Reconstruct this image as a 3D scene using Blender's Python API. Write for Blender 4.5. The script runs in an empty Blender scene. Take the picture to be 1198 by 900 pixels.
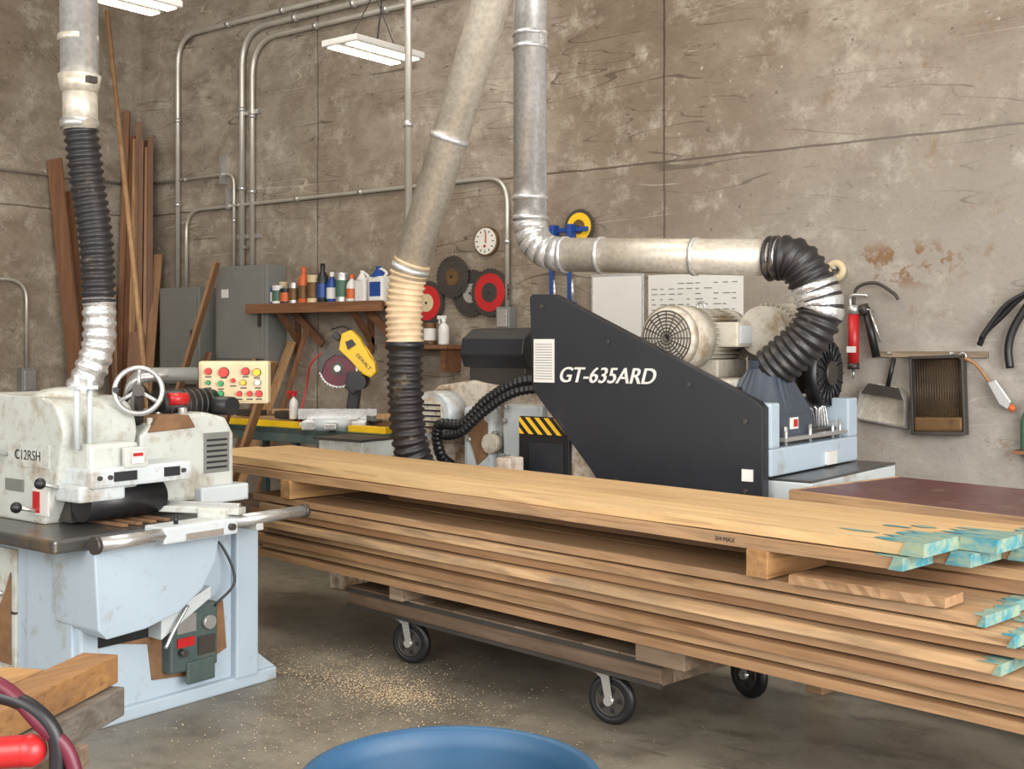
import bpy, bmesh, math, random
from mathutils import Vector, Matrix, Euler
R = random.Random(7)
scene = bpy.context.scene
def lin(c):
    return tuple(((x/255)/12.92 if x/255<=.04045 else ((x/255+.055)/1.055)**2.4) for x in c)+(1,)
# ------------------------------------------------------------ materials
class NT:
    def __init__(s,name):
        s.m=bpy.data.materials.new(name); s.m.use_nodes=True
        s.t=s.m.node_tree; s.b=s.t.nodes['Principled BSDF']
        s.tc=s.t.nodes.new('ShaderNodeTexCoord').outputs['Object']
    def n(s,ty,**k):
        x=s.t.nodes.new(ty)
        for a,v in k.items(): setattr(x,a,v)
        return x
    def l(s,a,b): s.t.links.new(a,b)
    def set(s,sock,v):
        if hasattr(v,'is_linked'): s.l(v,sock)
        else: sock.default_value=v
    def map(s,sc=(1,1,1),loc=(0,0,0),vec=None,rot=(0,0,0)):
        x=s.n('ShaderNodeMapping'); s.l(vec or s.tc,x.inputs['Vector'])
        x.inputs['Scale'].default_value=sc; x.inputs['Location'].default_value=loc; x.inputs['Rotation'].default_value=rot
        return x.outputs[0]
    def noise(s,scale,vec=None,detail=5,rough=.6,dist=0):
        x=s.n('ShaderNodeTexNoise'); s.l(vec or s.tc,x.inputs['Vector'])
        x.inputs['Scale'].default_value=scale; x.inputs['Detail'].default_value=detail
        x.inputs['Roughness'].default_value=rough; x.inputs['Distortion'].default_value=dist
        return x.outputs['Fac']
    def step(s,fac,a,b):
        x=s.n('ShaderNodeMapRange'); s.set(x.inputs[0],fac)
        x.inputs[1].default_value=a; x.inputs[2].default_value=b
        return x.outputs[0]
    def mix(s,f,a,b,mode='MIX'):
        x=s.n('ShaderNodeMix',data_type='RGBA',blend_type=mode)
        s.set(x.inputs[0],f); s.set(x.inputs[6],a); s.set(x.inputs[7],b)
        return x.outputs[2]
    def math(s,op,a,b=0.0,c=None):
        x=s.n('ShaderNodeMath',operation=op); s.set(x.inputs[0],a); s.set(x.inputs[1],b)
        if c is not None: s.set(x.inputs[2],c)
        return x.outputs[0]
    def bump(s,h,st=.3,d=.01):
        x=s.n('ShaderNodeBump'); s.l(h,x.inputs['Height']); x.inputs['Strength'].default_value=st
        x.inputs['Distance'].default_value=d; s.l(x.outputs[0],s.b.inputs['Normal'])
    def rnd(s):
        x=s.n('ShaderNodeAttribute'); x.attribute_name='rnd'; return x.outputs['Fac']
    def out(s,col,rough=.5,metal=0):
        s.set(s.b.inputs['Base Color'],col); s.set(s.b.inputs['Roughness'],rough); s.set(s.b.inputs['Metallic'],metal)
        return s.m
def scl(c,k): return tuple(min(1,x*k) for x in c[:3])+(1,)
def mk(name,rgb,rough=.5,metal=0,var=.15,scale=4,bump=0,bs=60,dirt=None,da=.5,ds=5,stretch=(1,1,1)):
    t=NT(name); c=lin(rgb); v=t.map(stretch)
    col=t.mix(t.step(t.noise(scale,v),.3,.7),scl(c,1-var),scl(c,1+var))
    if dirt:
        col=t.mix(t.step(t.noise(ds,v,8,.7),1-da-.06,1-da+.1),col,lin(dirt))
        col=t.mix(t.math('MULTIPLY',t.step(t.noise(ds*5,v,5,.7),1-da,1-da+.12),.5),col,lin(dirt))
    if bump: t.bump(t.noise(bs),bump)
    r=t.math('ADD',t.math('MULTIPLY',t.noise(scale*3),.2),rough-.1)
    return t.out(col,r,metal)
def wood(name,a,b,axis=0,sc=1.0,dark=(70,45,28),rough=.62,knots=.62,grey=None):
    t=NT(name); s=[26*sc]*3; s[axis]=1.1*sc
    r=t.rnd(); cx=t.n('ShaderNodeCombineXYZ'); rr=t.math('MULTIPLY',r,37.0)
    for i in range(3): t.l(rr,cx.inputs[i])
    def off(s2):
        ad=t.n('ShaderNodeVectorMath',operation='ADD'); t.l(t.map(tuple(s2)),ad.inputs[0]); t.l(cx.outputs[0],ad.inputs[1]); return ad.outputs[0]
    g=t.noise(1.0,off(s),7,.65,.6)
    col=t.mix(t.step(g,.32,.68),lin(a),lin(b))
    s2=[5*sc]*3; s2[axis]=1.4*sc
    col=t.mix(t.math('MULTIPLY',t.step(t.noise(1,off(s2),5,.65),knots,knots+.16),.65),col,lin(dark))
    if grey:
        s3=[9*sc]*3; s3[axis]=.9*sc
        col=t.mix(t.math('MULTIPLY',t.step(t.noise(1,off(s3),6,.7,.8),.46,.64),.75),col,lin(grey))
    s4=[60*sc]*3; s4[axis]=2.2*sc
    col=t.mix(t.math('MULTIPLY',t.step(t.noise(1,off(s4),3,.6),.54,.68),.45),col,lin(dark))
    s5=[1.2*sc]*3; s5[axis]=.8*sc
    col=t.mix(t.math('MULTIPLY',t.step(t.noise(1,off(s5),3,.6),.45,.65),.35),col,lin(tuple(x*.8 for x in b)))
    col=t.mix(t.math('MULTIPLY',t.step(r,0.1,1),.7),col,lin((b[0]*.76,b[1]*.68,b[2]*.62)))
    t.bump(g,.35,.004)
    return t.out(col,rough)
# walls
def wallmat(name,back=True):
    t=NT(name)
    n1=t.noise(.45,None,6,.62,.4); n2=t.noise(2.6,t.map((1,1,1.6)),9,.72,.3); n3=t.noise(38,None,4,.7)
    col=t.mix(t.step(n1,.34,.66),lin((124,110,93)),lin((158,148,134)))
    col=t.mix(t.math('MULTIPLY',t.step(n2,.42,.68),.7),col,lin((100,85,69)))
    col=t.mix(t.math('MULTIPLY',t.step(t.noise(4,None,9,.75),.52,.70),.65),col,lin((188,180,165)))
    col=t.mix(t.math('MULTIPLY',t.step(t.noise(1.2,t.map((1,1,3)),9,.75,.3),.52,.66),.4),col,lin((96,80,64)))
    col=t.mix(t.math('MULTIPLY',t.step(n3,.55,.75),.4),col,lin((74,60,46)))
    col=t.mix(t.math('MULTIPLY',t.step(t.noise(22,None,2,.5),.71,.75),.7),col,lin((60,46,34)))
    col=t.mix(t.math('MULTIPLY',t.step(t.noise(13,t.map((1,1,1),(4,2,9)),3,.5),.72,.76),.45),col,lin((205,196,180)))
    sx=t.n('ShaderNodeSeparateXYZ'); t.l(t.tc,sx.inputs[0])
    wob=t.math('MULTIPLY',t.math('SUBTRACT',t.noise(3,None,3),.5),.03)
    def line(sock,pos,w,st):
        d=t.math('ABSOLUTE',t.math('SUBTRACT',t.math('ADD',sock,wob),pos))
        return t.math('MULTIPLY',t.math('LESS_THAN',d,w),st)
    for k,(ry,wd,cc) in enumerate(((.5,.0035,(58,44,32)),(-.7,.0035,(58,44,32)),(.12,.003,(60,48,36)),(-.25,.003,(190,180,164)),(.3,.003,(54,42,32)))):
        w=t.noise(1.0,t.map((.45,5,5),(k*3.1,0,k*7.7),None,(0,ry,0)),1,.4,.4)
        d=t.math('ABSOLUTE',t.math('SUBTRACT',w,.5))
        msk=t.math('MULTIPLY',t.math('LESS_THAN',d,wd),t.step(t.noise(1.1,t.map((1,1,1),(ry*9,3,k*5)),3),.53,.6))
        col=t.mix(t.math('MULTIPLY',msk,.6),col,lin(cc))
    if back:
        X,Z=sx.outputs[0],sx.outputs[2]
        L=t.math('MAXIMUM',line(Z,2.92,.008,.8),t.math('MAXIMUM',line(X,-4.5,.009,.8),line(X,-8.18,.009,.6)))
        L=t.math('MAXIMUM',L,line(X,-.8,.009,.7))
        col=t.mix(L,col,lin((62,46,34)))
        f=t.math('MULTIPLY',t.step(X,-5.6,-2.4),t.step(Z,3.8,1.3))
        col=t.mix(t.math('MULTIPLY',f,.62),col,t.mix(t.step(n2,.35,.65),lin((138,135,131)),lin((176,173,168))))  # lower right turned lighter and cooler: daylight put into the wall colour
        dx=t.math('MULTIPLY',t.math('ADD',X,2.75),1.2); dz=t.math('MULTIPLY',t.math('SUBTRACT',Z,2.1),3.5)
        dd=t.math('SQRT',t.math('ADD',t.math('MULTIPLY',dx,dx),t.math('MULTIPLY',dz,dz)))
        k=t.math('MULTIPLY',t.step(dd,.65,.3),t.step(t.noise(9,None,6),.53,.58))
        col=t.mix(t.math('MULTIPLY',k,.8),col,lin((116,80,42)))
        k=t.math('MULTIPLY',t.step(X,-4.5,-2.5),t.step(t.noise(4.5,t.map((1,1,1),(2,0,5)),7,.7),.60,.68))
        col=t.mix(t.math('MULTIPLY',k,.55),col,lin((122,92,58)))
    else:
        col=t.mix(line(sx.outputs[2],2.92,.008,.7),col,lin((62,46,34)))
    t.bump(t.math('ADD',n2,t.math('MULTIPLY',n3,.4)),.45,.02)
    return t.out(col,.85)
W_back=wallmat('concrete_back'); W_left=wallmat('concrete_left',False)
t=NT('floor_concrete')
n1=t.noise(.7,None,7,.65,.5); n2=t.noise(5,None,8,.7)
c=t.mix(t.step(n1,.35,.65),lin((98,92,82)),lin((138,131,116)))
c=t.mix(t.math('MULTIPLY',t.step(n2,.48,.66),.6),c,lin((80,74,64)))
c=t.mix(t.math('MULTIPLY',t.step(t.noise(60,None,3),.6,.75),.5),c,lin((160,142,112)))
c=t.mix(t.math('MULTIPLY',t.step(t.noise(1.8,t.map((1,3,1),(3,3,3)),8,.7,.6),.56,.66),.5),c,lin((64,59,52)))
t.bump(n2,.15,.01)
M_floor=t.out(c,t.math('ADD',t.math('MULTIPLY',n1,.35),.28))
M_ceil=mk('ceiling_paint',(170,164,152),.9)
def galv(name,rgb,rough=.38,met=.45,da=.35):
    t=NT(name); v=t.n('ShaderNodeTexVoronoi'); v.inputs['Scale'].default_value=38; t.l(t.tc,v.inputs['Vector'])
    b=lin(rgb); col=t.mix(v.outputs['Distance'],scl(b,.82),scl(b,1.14))
    col=t.mix(t.math('MULTIPLY',t.step(t.noise(2.5,None,7,.7),.5,.7),da),col,lin((140,128,108)))
    col=t.mix(t.math('MULTIPLY',t.step(t.noise(12,t.map((1,1,.5)),6,.75),.58,.7),da*.7),col,lin((124,110,90)))
    return t.out(col,t.math('ADD',t.math('MULTIPLY',t.noise(6),.25),rough-.1),met)
M_galv=galv('galvanised_steel',(212,213,213),.3,.65,.3)
M_galvd=galv('galvanised_dusty',(206,198,184),.38,.45,.4)
M_cond=mk('conduit_zinc',(192,188,178),.35,.5,.1)
M_foil=mk('foil_tape',(215,215,215),.25,.8,.2,12,.6,30)
M_black=mk('black_rubber',(34,32,33),.45,0,.3,dirt=(104,92,76),da=.37,ds=9)
M_blk2=mk('black_plastic',(26,26,28),.4)
M_hosec=mk('clear_pvc_hose',(196,172,138),.32,0,.2,14)
M_cream=mk('cream_machine_paint',(188,192,186),.38,0,.08,3,dirt=(144,128,104),da=.44,ds=4)
M_blue=mk('pale_blue_enamel',(166,181,192),.36,0,.06,2,dirt=(132,120,102),da=.39,ds=3)
M_wht=mk('white_enamel',(192,199,201),.35,0,.06,3,dirt=(140,122,96),da=.41,ds=3)
M_dirty=mk('dusty_white_casting',(200,192,177),.5,0,.12,4,dirt=(122,88,56),da=.48,ds=4)
M_char=mk('charcoal_panel',(33,35,40),.4,0,.12,3,dirt=(78,70,62),da=.30,ds=3)
M_table=mk('ground_steel_table',(92,92,92),.32,.6,.15,dirt=(132,112,86),da=.42,ds=5)
M_steel=mk('bright_steel',(200,200,198),.28,.75,.1)
M_dsteel=mk('dark_steel',(74,70,66),.45,.5,.2)
M_navy=mk('slate_blue_hood',(66,74,86),.38,.2,.1)
M_rust=mk('rust_brown',(124,92,64),.8,.1,.3,12)
M_mgrey=mk('motor_grey',(188,182,168),.5,.1,.1,6,dirt=(142,122,96),da=.45)
M_beige=mk('beige_panel',(196,178,142),.5)
M_btn={k:mk('button_'+k,v,.3) for k,v in dict(red=(205,42,34),green=(40,140,80),yellow=(225,180,40),white=(225,222,215)).items()}
M_red=mk('red_paint',(176,34,36),.35); M_dred=mk('maroon_paint',(92,26,44),.4)
M_yel=mk('yellow_plastic',(226,182,26),.4); M_white=mk('white_plastic',(212,211,206),.4)
M_paper=mk('paper',(208,207,201),.7,0,.03); M_gr=mk('green_enamel',(66,98,80),.5)
M_org=mk('orange_plastic',(196,92,40),.45); M_bl=mk('blue_plastic',(28,66,136),.4)
M_pgrey=mk('panel_grey_enamel',(120,121,116),.5,.1,.08); M_dgreen=mk('dark_green_paint',(66,82,80),.5,0,.15,5,dirt=(110,96,76),da=.42)
M_teal=mk('bin_blue_plastic',(36,76,108),.5,0,.14,3)
M_mar=mk('maroon_laminate',(92,54,54),.33,0,.2,3,dirt=(128,102,86),da=.38)
M_glass=mk('dial_face',(214,210,200),.3)
M_brn=mk('bronze_pan',(112,84,52),.55,.4,.25,6,dirt=(60,46,34),da=.45)
M_saw=mk('sawdust',(206,184,152),.9,0,.2,60)
Wlum=wood('rough_sawn_lumber',(204,170,128),(166,130,92),0,1,dark=(88,62,42),knots=.56,grey=(150,132,108))
Wtop=wood('planed_lumber',(220,188,138),(190,154,106),0,.8,dark=(126,92,62),knots=.62,grey=(196,168,126))
Wz=wood('standing_lumber',(150,108,76),(110,74,50),2,1)
Wz2=wood('standing_pine',(190,152,108),(150,112,76),2,1)
Wshelf=wood('shelf_wood',(146,102,68),(104,68,44),0,1)
Wold=wood('weathered_deck',(160,142,120),(112,94,76),0,1,dark=(50,38,30),knots=.5)
Wy=wood('timber_y',(202,160,104),(164,120,74),1,.8,grey=(140,112,80),knots=.55)
Wyg=wood('grey_timber_y',(150,146,138),(104,98,90),1,.8)
t=NT('blue_end_paint'); M_paint=t.out(t.mix(t.step(t.noise(16,t.map((.4,1,1)),6,.75),.40,.60),lin((46,126,142)),lin((140,152,126))),.65)
t=NT('led_tube'); t.b.inputs['Emission Color'].default_value=(1,.88,.68,1); t.b.inputs['Emission Strength'].default_value=7; M_led=t.out((1,1,1,1),.4)
t=NT('hazard_stripe'); sx=t.n('ShaderNodeSeparateXYZ'); t.l(t.tc,sx.inputs[0])
f=t.math('GREATER_THAN',t.math('FRACT',t.math('MULTIPLY',t.math('ADD',sx.outputs[0],sx.outputs[2]),15.0)),.5)
M_haz=t.out(t.mix(f,lin((214,168,30)),lin((24,22,22))),.5)
# ------------------------------------------------------------ builder
def frame(d):
    d=Vector(d).normalized(); u=Vector((0,0,1)) if abs(d.z)<.95 else Vector((1,0,0))
    a=d.cross(u).normalized(); return a,d.cross(a).normalized()
class B:
    def __init__(s,name,loc=None,rz=0):
        s.name=name; s.loc=loc; s.rz=rz; s.v=[];s.f=[];s.mi=[];s.sm=[];s.rn=[];s.mats=[];s.X=Matrix()
    def add(s,vs,fs,mat,smooth=False,rnd=None):
        o=len(s.v); s.v+=[s.X@Vector(v) for v in vs]
        if mat not in s.mats: s.mats.append(mat)
        k=s.mats.index(mat); rnd=R.random() if rnd is None else rnd
        for i,f in enumerate(fs):
            s.f.append([o+j for j in f]); s.mi.append(k); s.rn.append(rnd)
            s.sm.append(smooth[i] if isinstance(smooth,list) else smooth)
    def bmadd(s,bm,mat,bev,smooth=False,rnd=None):
        if bev>0: bmesh.ops.bevel(bm,geom=bm.edges[:],offset=bev,segments=2,affect='EDGES',profile=.6)
        bmesh.ops.recalc_face_normals(bm,faces=bm.faces[:])
        bm.verts.index_update()
        s.add([v.co.copy() for v in bm.verts],[[v.index for v in f.verts] for f in bm.faces],mat,smooth,rnd); bm.free()
    def box(s,c,sz,mat,bev=0,rot=(0,0,0),rnd=None):
        bm=bmesh.new(); bmesh.ops.create_cube(bm,size=1)
        bmesh.ops.scale(bm,vec=sz,verts=bm.verts)
        if bev>0: bmesh.ops.bevel(bm,geom=bm.edges[:],offset=bev,segments=2,affect='EDGES',profile=.6)
        M=Matrix.Translation(c)@Euler([math.radians(a) for a in rot]).to_matrix().to_4x4()
        bmesh.ops.transform(bm,matrix=M,verts=bm.verts); s.bmadd(bm,mat,0,rnd=rnd)
    def bx(s,x0,x1,y0,y1,z0,z1,mat,bev=0,rnd=None):
        s.box(((x0+x1)/2,(y0+y1)/2,(z0+z1)/2),(abs(x1-x0),abs(y1-y0),abs(z1-z0)),mat,bev,rnd=rnd)
    def cyl(s,p0,p1,r0,mat,r1=None,seg=24,cap=True):
        p0=Vector(p0);p1=Vector(p1); r1=r0 if r1 is None else r1; a,b=frame(p1-p0); vs=[]
        for p,r in((p0,r0),(p1,r1)):
            for i in range(seg):
                t=2*math.pi*i/seg; vs.append(p+a*math.cos(t)*r+b*math.sin(t)*r)
        fs=[[i,(i+1)%seg,seg+(i+1)%seg,seg+i] for i in range(seg)]; sm=[True]*seg
        if cap: fs+=[list(range(seg))[::-1],list(range(seg,2*seg))]; sm+=[False,False]
        s.add(vs,fs,mat,sm)
    def sweep(s,pts,rad,mat,seg=20,cap=True):
        n=len(pts); pts=[Vector(p) for p in pts]; vs=[]; a=None
        for i,p in enumerate(pts):
            d=(pts[min(i+1,n-1)]-pts[max(i-1,0)]).normalized()
            if a is None: a,b=frame(d)
            else:
                a=(a-d*a.dot(d)).normalized(); b=d.cross(a)
            for k in range(seg):
                t=2*math.pi*k/seg; vs.append(p+(a*math.cos(t)+b*math.sin(t))*rad[i])
        fs=[[i*seg+k,i*seg+(k+1)%seg,(i+1)*seg+(k+1)%seg,(i+1)*seg+k] for i in range(n-1) for k in range(seg)]; sm=[True]*len(fs)
        if cap: fs+=[list(range(seg))[::-1],[(n-1)*seg+k for k in range(seg)]]; sm+=[False,False]
        s.add(vs,fs,mat,sm)
    def tube(s,pts,r,mat,seg=12,sub=8,rib=0,amp=0,cap=True,straight=False):
        P=[Vector(p) for p in pts]
        if straight: Q=P
        else:
            E=[P[0]*2-P[1]]+P+[P[-1]*2-P[-2]]; Q=[]
            for i in range(1,len(E)-2):
                for k in range(sub):
                    t=k/sub; p0,p1,p2,p3=E[i-1:i+3]
                    Q.append(.5*((2*p1)+(p2-p0)*t+(2*p0-5*p1+4*p2-p3)*t*t+(3*p1-p0-3*p2+p3)*t**3))
            Q.append(P[-1])
        if rib:
            L=[0]
            for i in range(1,len(Q)): L.append(L[-1]+(Q[i]-Q[i-1]).length)
            n=int(L[-1]/rib); QQ=[];rr=[]; j=0
            for k in range(n*4+1):
                l=L[-1]*k/(n*4)
                while j<len(L)-2 and L[j+1]<l: j+=1
                f=(l-L[j])/max(1e-9,L[j+1]-L[j]); QQ.append(Q[j].lerp(Q[j+1],min(1,f)))
                rr.append(r+(amp if k%4 in(1,2) else -amp*.6))
            s.sweep(QQ,rr,mat,seg,cap)
        else: s.sweep(Q,[r]*len(Q),mat,seg,cap)
    def bend(s,pts,r,rad,mat,seg=12):
        P=[Vector(p) for p in pts]; Q=[P[0]]
        for i in range(1,len(P)-1):
            a=(P[i-1]-P[i]).normalized(); b=(P[i+1]-P[i]).normalized(); A=P[i]+a*rad; C=P[i]+b*rad
            for k in range(9):
                t=k/8; Q.append(A*(1-t)**2+P[i]*2*t*(1-t)+C*t*t)
        Q.append(P[-1]); s.sweep(Q,[r]*len(Q),mat,seg)
    def ring(s,c,nrm,Rr,r,mat,seg=32,sg=8):
        a,b=frame(nrm); c=Vector(c); n=Vector(nrm).normalized(); vs=[]
        for i in range(seg):
            t=2*math.pi*i/seg; d=a*math.cos(t)+b*math.sin(t)
            for k in range(sg):
                q=2*math.pi*k/sg; vs.append(c+d*(Rr+r*math.cos(q))+n*r*math.sin(q))
        s.add(vs,[[i*sg+k,((i+1)%seg)*sg+k,((i+1)%seg)*sg+(k+1)%sg,i*sg+(k+1)%sg] for i in range(seg) for k in range(sg)],mat,True)
    def ball(s,c,r,mat,sc=(1,1,1)):
        bm=bmesh.new(); bmesh.ops.create_uvsphere(bm,u_segments=18,v_segments=12,radius=r)
        bmesh.ops.scale(bm,vec=sc,verts=bm.verts); bmesh.ops.translate(bm,vec=c,verts=bm.verts); s.bmadd(bm,mat,0,True)
    def prism(s,pts,axis,a0,a1,mat,bev=0):
        def P(p,a):
            return {'y':(p[0],a,p[1]),'x':(a,p[0],p[1]),'z':(p[0],p[1],a)}[axis]
        bm=bmesh.new(); v0=[bm.verts.new(P(p,a0)) for p in pts]; v1=[bm.verts.new(P(p,a1)) for p in pts]; n=len(pts)
        bm.faces.new(v0); bm.faces.new(v1[::-1])
        for i in range(n): bm.faces.new((v0[i],v0[(i+1)%n],v1[(i+1)%n],v1[i]))
        s.bmadd(bm,mat,bev)
    def lathe(s,prof,c,mat,seg=28,smooth=True):
        c=Vector(c); vs=[c+Vector((r*math.cos(2*math.pi*k/seg),r*math.sin(2*math.pi*k/seg),z)) for r,z in prof for k in range(seg)]
        n=len(prof); s.add(vs,[[i*seg+k,i*seg+(k+1)%seg,(i+1)*seg+(k+1)%seg,(i+1)*seg+k] for i in range(n-1) for k in range(seg)],mat,smooth)
    def gear(s,c,nrm,r,mat,teeth=30,th=.006,d=.01):
        a,b=frame(nrm); c=Vector(c); n=Vector(nrm).normalized(); vs=[]
        for o in(-th/2,th/2):
            for i in range(teeth*2):
                t=math.pi*i/teeth; q=r if i%2 else r-d
                vs.append(c+n*o+(a*math.cos(t)+b*math.sin(t))*q)
        m=teeth*2; s.add(vs,[list(range(m))[::-1],list(range(m,2*m))]+[[i,(i+1)%m,m+(i+1)%m,m+i] for i in range(m)],mat)
    def text(s,body,M,size,mat,ext=.002,shear=0,off=0,align='LEFT'):
        cu=bpy.data.curves.new('t','FONT'); cu.body=body; cu.size=size; cu.extrude=ext; cu.shear=shear; cu.offset=off; cu.align_x=align
        o=bpy.data.objects.new('t',cu); scene.collection.objects.link(o); bpy.context.view_layer.update()
        me=o.evaluated_get(bpy.context.evaluated_depsgraph_get()).to_mesh()
        s.add([M@v.co for v in me.vertices],[list(p.vertices) for p in me.polygons],mat)
        bpy.data.objects.remove(o)
    def done(s):
        if s.loc is None:
            xs=[v.x for v in s.v];ys=[v.y for v in s.v];zs=[v.z for v in s.v]
            o=Vector(((min(xs)+max(xs))/2,(min(ys)+max(ys))/2,min(zs)))
            s.v=[v-o for v in s.v]; s.loc=o
        me=bpy.data.meshes.new(s.name); me.from_pydata([tuple(v) for v in s.v],[],s.f)
        for m in s.mats: me.materials.append(m)
        me.polygons.foreach_set('material_index',s.mi); me.polygons.foreach_set('use_smooth',s.sm)
        at=me.attributes.new('rnd','FLOAT','FACE'); at.data.foreach_set('value',s.rn)
        me.update(); o=bpy.data.objects.new(s.name,me); o.location=s.loc; o.rotation_euler=(0,0,math.radians(s.rz))
        scene.collection.objects.link(o); return o
def rotM(loc,rx,ry,rz): return Matrix.Translation(loc)@Euler([math.radians(a) for a in(rx,ry,rz)]).to_matrix().to_4x4()
# ------------------------------------------------------------ room
def slab(name,x0,x1,y0,y1,z0,z1,mat):
    b=B(name,(0,0,0)); b.bx(x0,x1,y0,y1,z0,z1,mat); b.done()
slab('floor',-11.1,4,-4,7.8,-.2,0,M_floor)
slab('wall_back',-11.1,4,7.6,7.8,0,6.8,W_back)
slab('wall_left',-11.1,-10.9,-4,7.6,0,6.8,W_left)
slab('ceiling',-11.1,4,-4,7.8,6.8,7,M_ceil)
# ------------------------------------------------------------ lumber stack on cart
L=B('lumber_stack',(-2.5,4.0,0),-8)
def board(x0,x1,y0,w,z0,h,mat,paint=.0,yaw=0,tint=None):
    L.X=Matrix.Translation(((x0+x1)/2,y0+w/2,0))@Matrix.Rotation(math.radians(yaw),4,'Z'); hl=(x1-x0)/2; r=R.random() if tint is None else tint
    n=18; vs=[];fs=[]; ph=R.random()*6; am=R.uniform(.0,.0015)
    for i in range(n+1):
        x=-hl+2*hl*i/n; e=lambda:R.uniform(-.004,.004)
        zz=z0+am*math.sin(x*1.7+ph)+R.uniform(-.0008,.0008)
        vs+=[(x,-w/2+e(),zz),(x,w/2+e(),zz),(x,w/2+e(),zz+h),(x,-w/2+e(),zz+h)]
    last=vs[-4:]
    for i in range(n):
        for k in range(4): fs.append([i*4+(k+1)%4,(i+1)*4+(k+1)%4,(i+1)*4+k,i*4+k][::-1])
    fs+=[[3,2,1,0],[n*4+k for k in range(4)]]
    L.add(vs,fs,mat,False,r)
    if paint:
        # thin coat brushed over the end grain, top and front faces, uneven edge
        zt_=max(last[2][2],last[3][2])+.0016; zb=min(last[0][2],last[1][2]); ya,yb=min(last[0][1],last[3][1]),max(last[1][1],last[2][1])
        m=9; vs=[]; e0=R.random()
        for i in range(m+1):
            yy_=ya-.0055+(yb-ya+.010)*i/m; xi=hl-paint*(.6+.6*abs(math.sin(i*1.9+e0*6)))
            vs+=[(xi,yy_,zt_),(hl+.001,yy_,zt_)]
        L.add(vs,[[2*i,2*i+1,2*i+3,2*i+2] for i in range(m)],M_paint)
        L.add([(hl+.001,ya-.0055,zb),(hl+.001,yb+.004,zb),(hl+.001,yb+.004,zt_),(hl+.001,ya-.0055,zt_)],[[0,1,2,3]],M_paint)
        xf=hl-paint*(.35+.4*R.random()); L.add([(xf,ya-.0055,zb),(hl+.001,ya-.0055,zb),(hl+.001,ya-.0055,zt_),(xf+.02,ya-.0055,zt_)],[[0,1,2,3]],M_paint)
    L.X=Matrix()
h=.0415
z=.42
ends=[1.85,1.75,1.8,1.62,1.48,1.52,1.42,1.38]
for i in range(8):
    y=(-.01,.02,-.025,.015,-.035,.02,-.015,.005)[i]; ft=(.75,.2,.9,.4,.1,.8,.3,.55)[i]
    while y<.70:
        w=R.uniform(.17,.27)
        if y+w>.78: w=.78-y
        x1=ends[i]+R.uniform(-.06,.09)
        board(-2.75+R.uniform(-.12,.1),x1,y,w,z,h-.0075,Wlum,R.choice((.05,.08,.04,.07)) if i>1 else .03,R.uniform(-.25,.25),ft)
        y+=w+R.uniform(.006,.015); ft=R.random()
    z+=h+.0015
zt=z-.003
board(.72,1.28,-.03,.13,zt,.032,Wlum,0,2)
board(-2.0,1.58,.36,.19,zt,.036,Wlum,.12,.1); board(-2.2,1.5,.58,.18,zt,.036,Wlum,.08,-.1)
board(-1.9,1.54,.40,.17,zt+.038,.036,Wlum,.14,.15)
for sx_ in(-2.45,.54): L.bx(sx_,sx_+.09,-.03,.62,zt,zt+.098,Wy,.004)
zt+=.1
yy=0
for w,x1,p in((.2,1.14,.10),(.22,1.27,.14),(.2,1.36,.1)):
    board(-3.35+R.uniform(-.05,.05),x1,yy-.02,w,zt,.041,Wlum,p,0,.6); yy+=w+.008
yy=0
for w,x1,p in((.235,1.2,.17),(.2,1.33,.2),(.2,1.4,.12)):
    board(-3.4+R.uniform(-.05,.05),x1,yy+.005,w,zt+.045,.042,Wtop,p,0,(.15,.4,.25)[int(yy*4.5)%3]); yy+=w+.004
for (px_,py_,sx1,sy1,an) in((.90,.12,.10,.02,12),(.95,.30,.07,.02,-8),(1.02,.36,.06,.03,0)):
    m=12; L.add([(px_,py_,zt+.0892)]+[(px_+sx1*math.cos(6.283*i/m)*R.uniform(.5,1),py_+sy1*math.sin(6.283*i/m)*R.uniform(.5,1),zt+.0892) for i in range(m)],[[0,1+i,1+(i+1)%m] for i in range(m)],M_paint)
L.text('3/4 MAX',rotM((.40,-.026,zt+.012),90,0,0),.024,M_dsteel,.0005)
L.bx(-1.55,-1.45,.0,.8,.352,.42,Wold,.004); L.bx(.0,.24,.0,.8,.352,.42,Wold,.004)
L.done()
C=B('lumber_cart',(-2.5,4.0,0),-8)
C.bx(-1.95,.08,.06,.14,.25,.34,Wold,.004); C.bx(-1.95,.08,.95,1.03,.25,.34,Wold,.004)
C.bx(-1.95,-1.87,.14,.95,.25,.34,Wold,.004); C.bx(0,.08,.14,.95,.25,.34,Wold,.004)
for i in range(10): C.bx(-1.95+i*.203,-1.95+i*.203+.198,.05,1.04,.338,.352,Wold,.002)
C.bx(-1.96,.09,.048,.056,.245,.262,M_dsteel); C.bx(-1.96,.09,.046,.056,.325,.345,M_dsteel)
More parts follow.
